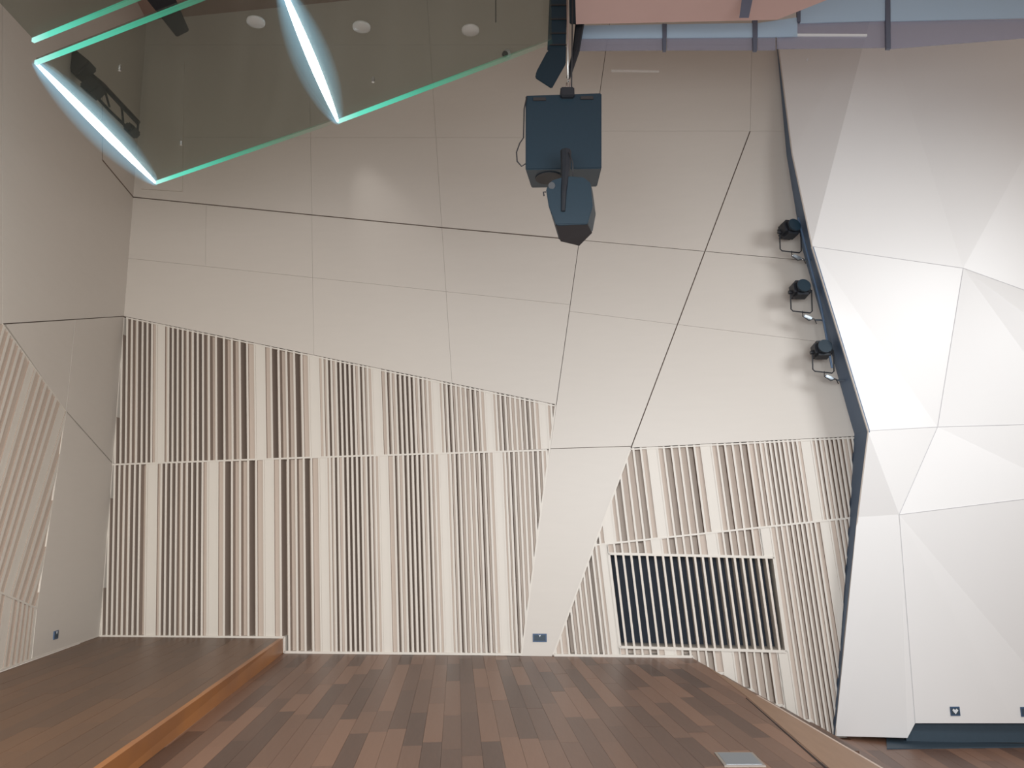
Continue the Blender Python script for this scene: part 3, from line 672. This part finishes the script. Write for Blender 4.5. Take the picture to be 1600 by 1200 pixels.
# lighting bar behind the glass, with its drop cable and lamp
lb = tag(empty('lighting_bar', hy(160, 150, 9.2)), 'dark lighting bar with lamps seen through the left glass panel', 'lighting bar')
ya = 9.0
MB().tube([hy(112, 92, ya), hy(160, 132, ya), hy(216, 192, ya)], .03, 8).build('pipe', M['black2'], lb)
MB().tube([hy(130, 128, ya), hy(170, 172, ya), hy(212, 212, ya)], .018, 8).build('pipe', M['black2'], lb)
for t in (0, .25, .5, .75, 1):
    a = hy(112 + 104 * t, 92 + 100 * t, ya); b = hy(128 + 86 * t, 120 + 94 * t, ya); MB().tube([a, b], .014, 6).build('brace', M['black2'], lb)
for (x, y, s) in ((124, 104, .27), (146, 138, .2), (206, 204, .12)):
    MB().box(hy(x, y, ya - .1), s, .2, s * .9, Matrix.Rotation(.7, 3, 'Y')).build('lamp_head', M['black2'], lb, bevel=.02)
MB().tube([hy(117, 0, ya), hy(115, 50, ya), hy(116, 92, ya)], .016, 6).build('drop_cable', M['black2'], lb)
lb2 = tag(empty('hanging_lamp', hy(262, 20, 8.5)), 'dark lamp housing above the left glass panel near the top edge', 'stage light')
MB().prism([hy(x, y, 8.4) for x, y in ((214, -20), (262, -30), (296, 48), (276, 58))], [hy(x, y, 8.7) for x, y in ((214, -20), (262, -30), (296, 48), (276, 58))]).build('housing', M['black2'], lb2, bevel=.01)
MB().box(hy(250, -40, 8.5), .2, .1, .3).build('bracket', M['steel'], lb2)
# pale pier seen through the glass
pr = struct(MB().prism([BACK.hit(x, y) + BACK.n * .03 for x, y in ((233, 84), (289, 96), (286, 300), (222, 296))], [BACK.hit(x, y) for x, y in ((233, 84), (289, 96), (286, 300), (222, 296))]).build('trim_1', M['veneer']))

# ================================================================== hanging speakers
YS = 6.4
sw = empty('subwoofer', hy(881, 262, YS)); tag(sw, 'large black cube speaker hanging from the bright steel cable', 'speaker', 'hanging speakers')
tl, tr_, br_, bl_ = hy(821, 149, YS), hy(940, 145, YS), hy(940, 263, YS), hy(821, 265, YS)
dp = Vector((0.03, .38, 0)); 
cab = MB().prism([tl, tr_, br_, bl_], [tl + dp + Vector((.03, 0, 0)), tr_ + dp - Vector((.03, 0, 0)), br_ + dp - Vector((.03, 0, 0)), bl_ + dp + Vector((.03, 0, 0))]).build('cabinet', M['black'], sw, bevel=.008)
c_ = (bl_ + br_) / 2 + dp * .45 - Vector((0, 0, .002)); MB().cyl(c_ + Vector((-.13, 0, 0)), c_ + Vector((-.13, 0, -.008)), .12, 24).build('cone_ring', M['cone'], cab)
for (x, y) in ((843, 155), (917, 153)):
    MB().box(hy(x, y, YS - .006), .11, .014, .028).build('rigging_slot', M['cone'], cab)
MB().box(hy(886, 149, YS + .02), .12, .14, .09).build('top_bracket', M['black2'], sw, bevel=.01)
wire = [hy(x, y, YS - .02) for x, y in ((823, 152), (819, 170), (818, 215), (812, 224), (807, 238), (808, 252), (815, 260), (821, 256))]
MB().tube(wire, .006, 6).build('loop_cable', M['cable'], sw, True)
hc = tag(empty('hoist_cable', hy(886, 135, YS)), 'bright steel hoist cable with hook above the cube speaker', 'cable')
MB().tube([hy(885.5, -60, YS), hy(887, 60, YS), hy(887.5, 128, YS)], .008, 8).build('steel_rope', M['chrome'], hc, True)
MB().tube([hy(895, -60, YS + .03), hy(894, 60, YS + .03), hy(893, 140, YS + .03)], .006, 6).build('power_cord', M['cable'], hc, True)
hk = [hy(887.5 + 3.2 * math.sin(t * math.pi / 5) * (1 if t < 7 else .6), 124 + 8 - 8 * math.cos(t * math.pi / 5), YS - .01) for t in range(9)]
MB().tube(hk, .007, 6).build('hook', M['chrome'], hc, True)

# small speaker below
YB = 6.05
bs_ = empty('wedge_speaker', hy(890, 330, YB)); tag(bs_, 'small black wedge speaker hung below the cube speaker', 'speaker', 'hanging speakers')
Fp = [(853, 296), (862, 282), (884, 275), (912, 277), (923, 286), (926, 322), (918, 350), (868, 351), (857, 322)]
mid = [hy(x, y, YB) for x, y in Fp]
Bp = [(856, 302), (866, 292), (886, 287), (912, 288), (926, 298), (931, 335), (926, 362), (905, 384), (874, 376), ]
back = [hy(x, y, YB + .30) for x, y in Bp]
MB().prism(mid, back).build('cabinet', M['black'], bs_, bevel=.006)
ap = [(868, 351), (918, 350), (925, 363), (905, 383), (876, 376)]
MB().prism([hy(x, y, YB + .012 + .24 * max(0, (y - 352) / 32)) - Vector((0, .0, .006)) for x, y in ap], [hy(x, y, YB + .03 + .24 * max(0, (y - 352) / 32)) for x, y in ap]).build('grille_face', M['cone'], bs_)
MB().tube([hy(884, 236, YB + .05), hy(884, 262, YB + .03), hy(881, 300, YB - .01), hy(880, 330, YB - .015)], [.045, .04, .022, .016], 8).build('bracket_arm', M['black2'], bs_)
MB().box((hy(884, 256, YB + .04) + hy(884, 256, YS + .02)) / 2, .05, .34, .05).build('bracket_block', M['black2'], bs_)
MB().cyl(hy(862, 290, YB - .01), hy(862, 290, YB + .05), .028, 14).build('pivot_knob', M['black2'], bs_)
MB().tube([hy(889, 238, YB + .0), hy(895, 255, YB), hy(895, 275, YB)], .005, 6).build('power_cord', M['cable'], bs_, True)
MB().tube([hy(853, 300, YB), hy(849, 300, YB), hy(850, 306, YB)], .006, 6).build('side_handle', M['cable'], bs_)

# black column at the top edge
YC = 7.0
cs = tag(empty('column_speaker', hy(870, 60, YC)), 'long black hanging speaker column with angled lower end at top edge', 'speaker', 'hanging speakers')
def slabpx(pts, y0, y1, nm, m, par, bev=.008):
    MB().prism([hy(a, b, y0) for a, b in pts], [hy(a, b, y1) for a, b in pts]).build(nm, M[m], par, bevel=bev)
slabpx([(861, -60), (888, -60), (884, 78), (855, 80)], YC, YC + .3, 'cabinet', 'black', cs)
slabpx([(855, 80), (885, 72), (884, 100), (862, 139), (836, 122), (838, 112)], YC - .02, YC + .25, 'lower_cabinet', 'black', cs)
slabpx([(888, -60), (916, -60), (914, 38), (890, 38)], YC + .02, YC + .3, 'side_box', 'black', cs)
MB().tube([hy(907, 30, YC + .1), hy(900, 80, YC + .1), hy(888, 122, YC + .1)], [.045, .035, .02], 8).build('strut', M['black2'], cs)
for y in (8, 30, 52, 70):
    MB().box(hy(872, y, YC - .008), .16, .012, .012).build('cabinet_seam', M['cone'], cs)

# ================================================================== stage lights by the reveal
def stage_light(px, py, label, turn):
    y = BACK.hit(px, py).y - .32
    r = tag(empty('stage_light', hy(px, py, y)), label, 'stage light', 'stage lights beside the faceted wall')
    Rm = Matrix.Rotation(turn, 3, 'Z') @ Matrix.Rotation(math.radians(-12), 3, 'X')
    C = hy(px, py, y); s_ = .215
    head = MB().box(C, s_, .20, s_ * .92, Rm).build('lamp_head', M['black2'], r, bevel=.035)
    MB().cyl(C + Rm @ Vector((0, -.1, 0)), C + Rm @ Vector((0, -.125, 0)), .085, 20).build('lens_ring', M['black'], head)
    for k in range(4): MB().box(C + Rm @ Vector((0, .112 + .0, -.06 + .04 * k)), .16, .03, .012, Rm).build('cooling_rib', M['black2'], head)
    xl, xr, yb = px - 15, px + 19, py + 33
    yk = MB().tube([hy(xl, py, y), hy(xl + 1, yb - 3, y), hy(xl + 4, yb, y), hy(xr - 3, yb + 3, y), hy(xr, yb, y), hy(xr - 1, py, y)], .0085, 8).build('yoke', M['black2'], r)
    MB().cyl(hy(xl - 3, py + 4, y), hy(xl + 2, py + 4, y), .022, 12).build('knob', M['black2'], yk)
    q = hy(px + 12, yb + 10, y + .02)
    cp = MB().box(q, .10, .05, .035, Matrix.Rotation(.4, 3, 'Y')).build('clamp', M['steel'], r, bevel=.006)
    MB().cyl(q + Vector((-.07, 0, .03)), q + Vector((.08, 0, -.03)), .012, 8).build('clamp_bolt', M['chrome'], cp)
    MB().tube([hy(px + 4, yb, y), hy(px + 4, yb + 8, y), hy(px + 14, yb + 15, y), hy(px + 22, yb + 12, y), hy(px + 26, yb + 20, y)], .006, 6).build('power_cord', M['cable'], r, True)
    MB().cyl(hy(px + 24, yb + 14, y), hy(px + 24, yb + 14, y) + Vector((.10, .02, 0)), .012, 8).build('arm', M['steel'], r)
    return r
stage_light(1233, 359, 'topmost black stage light clamped beside the slate edge', .3)
stage_light(1250, 453, 'middle black stage light of three beside the slate edge', .1)
stage_light(1284, 547, 'lowest black stage light clamped beside the slate edge', 0)
# the lamps' own pipe runs up just in front of the reveal
pp = tag(MB().tube([off(1247, 340, .34), off(1283, 480, .36), off(1300, 575, .38)], .014, 8).build('light_pipe', M['reveal']), 'slim slate pipe the three stage lights are clamped to', 'pipe')

# ================================================================== small fittings
def socket(pl, px, py, w_, h_, label, mark=True, m='navy', nm='wall_socket'):
    u, v = pl.uv(px, py); r = tag(empty(nm, pl.at(u, v, 0)), label, 'socket', 'wall sockets')
    pol = lambda a, b: [(u - a / 2, v - b / 2), (u + a / 2, v - b / 2), (u + a / 2, v + b / 2), (u - a / 2, v + b / 2)]
    slab('cover_plate', pl, pol(w_, h_), -.012, .004, M[m], r)
    slab('inset_face', pl, pol(w_ * .82, h_ * .7), -.014, -.011, M['plinth'] if m == 'navy' else M['navy'], r)
    if mark:
        slab('light_mark', pl, [(u - .012, v + h_ * .42), (u + .002, v + h_ * .1), (u + .016, v + h_ * .42), (u + .002, v + h_ * .3)][::-1], -.017, -.0138, M['white'], r)
    return r
socket(BACK, 843.5, 996.5, .175, .098, 'wide navy socket on the smooth strip between two slatted panels')
socket(LEFT, 86.5, 992, .12, .095, 'small navy socket low on the left side wall')
FP = Plane((H_ + N2) / 2, facing(H_, N2, N3), (N3 - N2))
s3_ = socket(FP, 1492, 1111, .10, .095, 'small blue and white socket above the slate base', False)
u, v = FP.uv(1492, 1111); slab('white_symbol', FP, [(u - .03, v + .01), (u, v - .03), (u + .032, v + .012), (u + .015, v + .03), (u, v + .016), (u - .02, v + .03)], -.018, -.0138, M['white'], s3_)
socket(Plane((H_ + N4) / 2, facing(H_, N3, N4), (N4 - N3)), 1602, 1112, .10, .10, 'blue socket cut by the right edge above the slate base', False)

hcord = tag(MB().tube([BACK.hit(778, -60) + BACK.n * .2, BACK.hit(778, 48) + BACK.n * .2], .008, 6).build('power_cable', M['cable']), 'thin dark cord hanging from above near the dome camera', 'cord')
dc = tag(empty('dome_camera', BACK.hit(792, 86)), 'tiny white dome camera with dark eye at the glass panel edge', 'camera')
dcP = BACK.hit(793, 86)
MB().cyl(dcP, dcP + BACK.n * .07, .05, 20).build('housing', M['white'], dc, True)
dq = dcP + BACK.n * .07 - Vector((.025, 0, .03))
MB().tube([dq + BACK.n * .0, dq + BACK.n * .03, dq + BACK.n * .045], [.045, .035, .012], 16).build('eye', M['cable'], dc, True)
sn = tag(MB().cyl(off(1262, 97, .22), off(1262, 97, .22) + BACK.n * .05, .028, 14).build('ceiling_sensor', M['white']), 'small white sensor disc high on the faceted wall', 'sensor')

fb = tag(empty('floor_box', hz(1150, 1190, 0)), 'grey metal floor box lid in the stage boards', 'floor box')
fp_ = [hz(x, y, .0) for x, y in ((1116, 1177), (1176, 1177), (1197, 1198), (1132, 1198))]
up_ = Vector((0, 0, .008)); MB().prism([p + up_ for p in fp_], [p - up_ * .2 for p in fp_]).build('lid', M['flap'], fb)
cc = sum(fp_, Vector()) / 4; MB().prism([cc + (p - cc) * .86 + up_ * 1.3 for p in fp_], [cc + (p - cc) * .86 + up_ * .9 for p in fp_]).build('lid_inlay', M['steel'], fb)
print('objects', len(SC.objects))
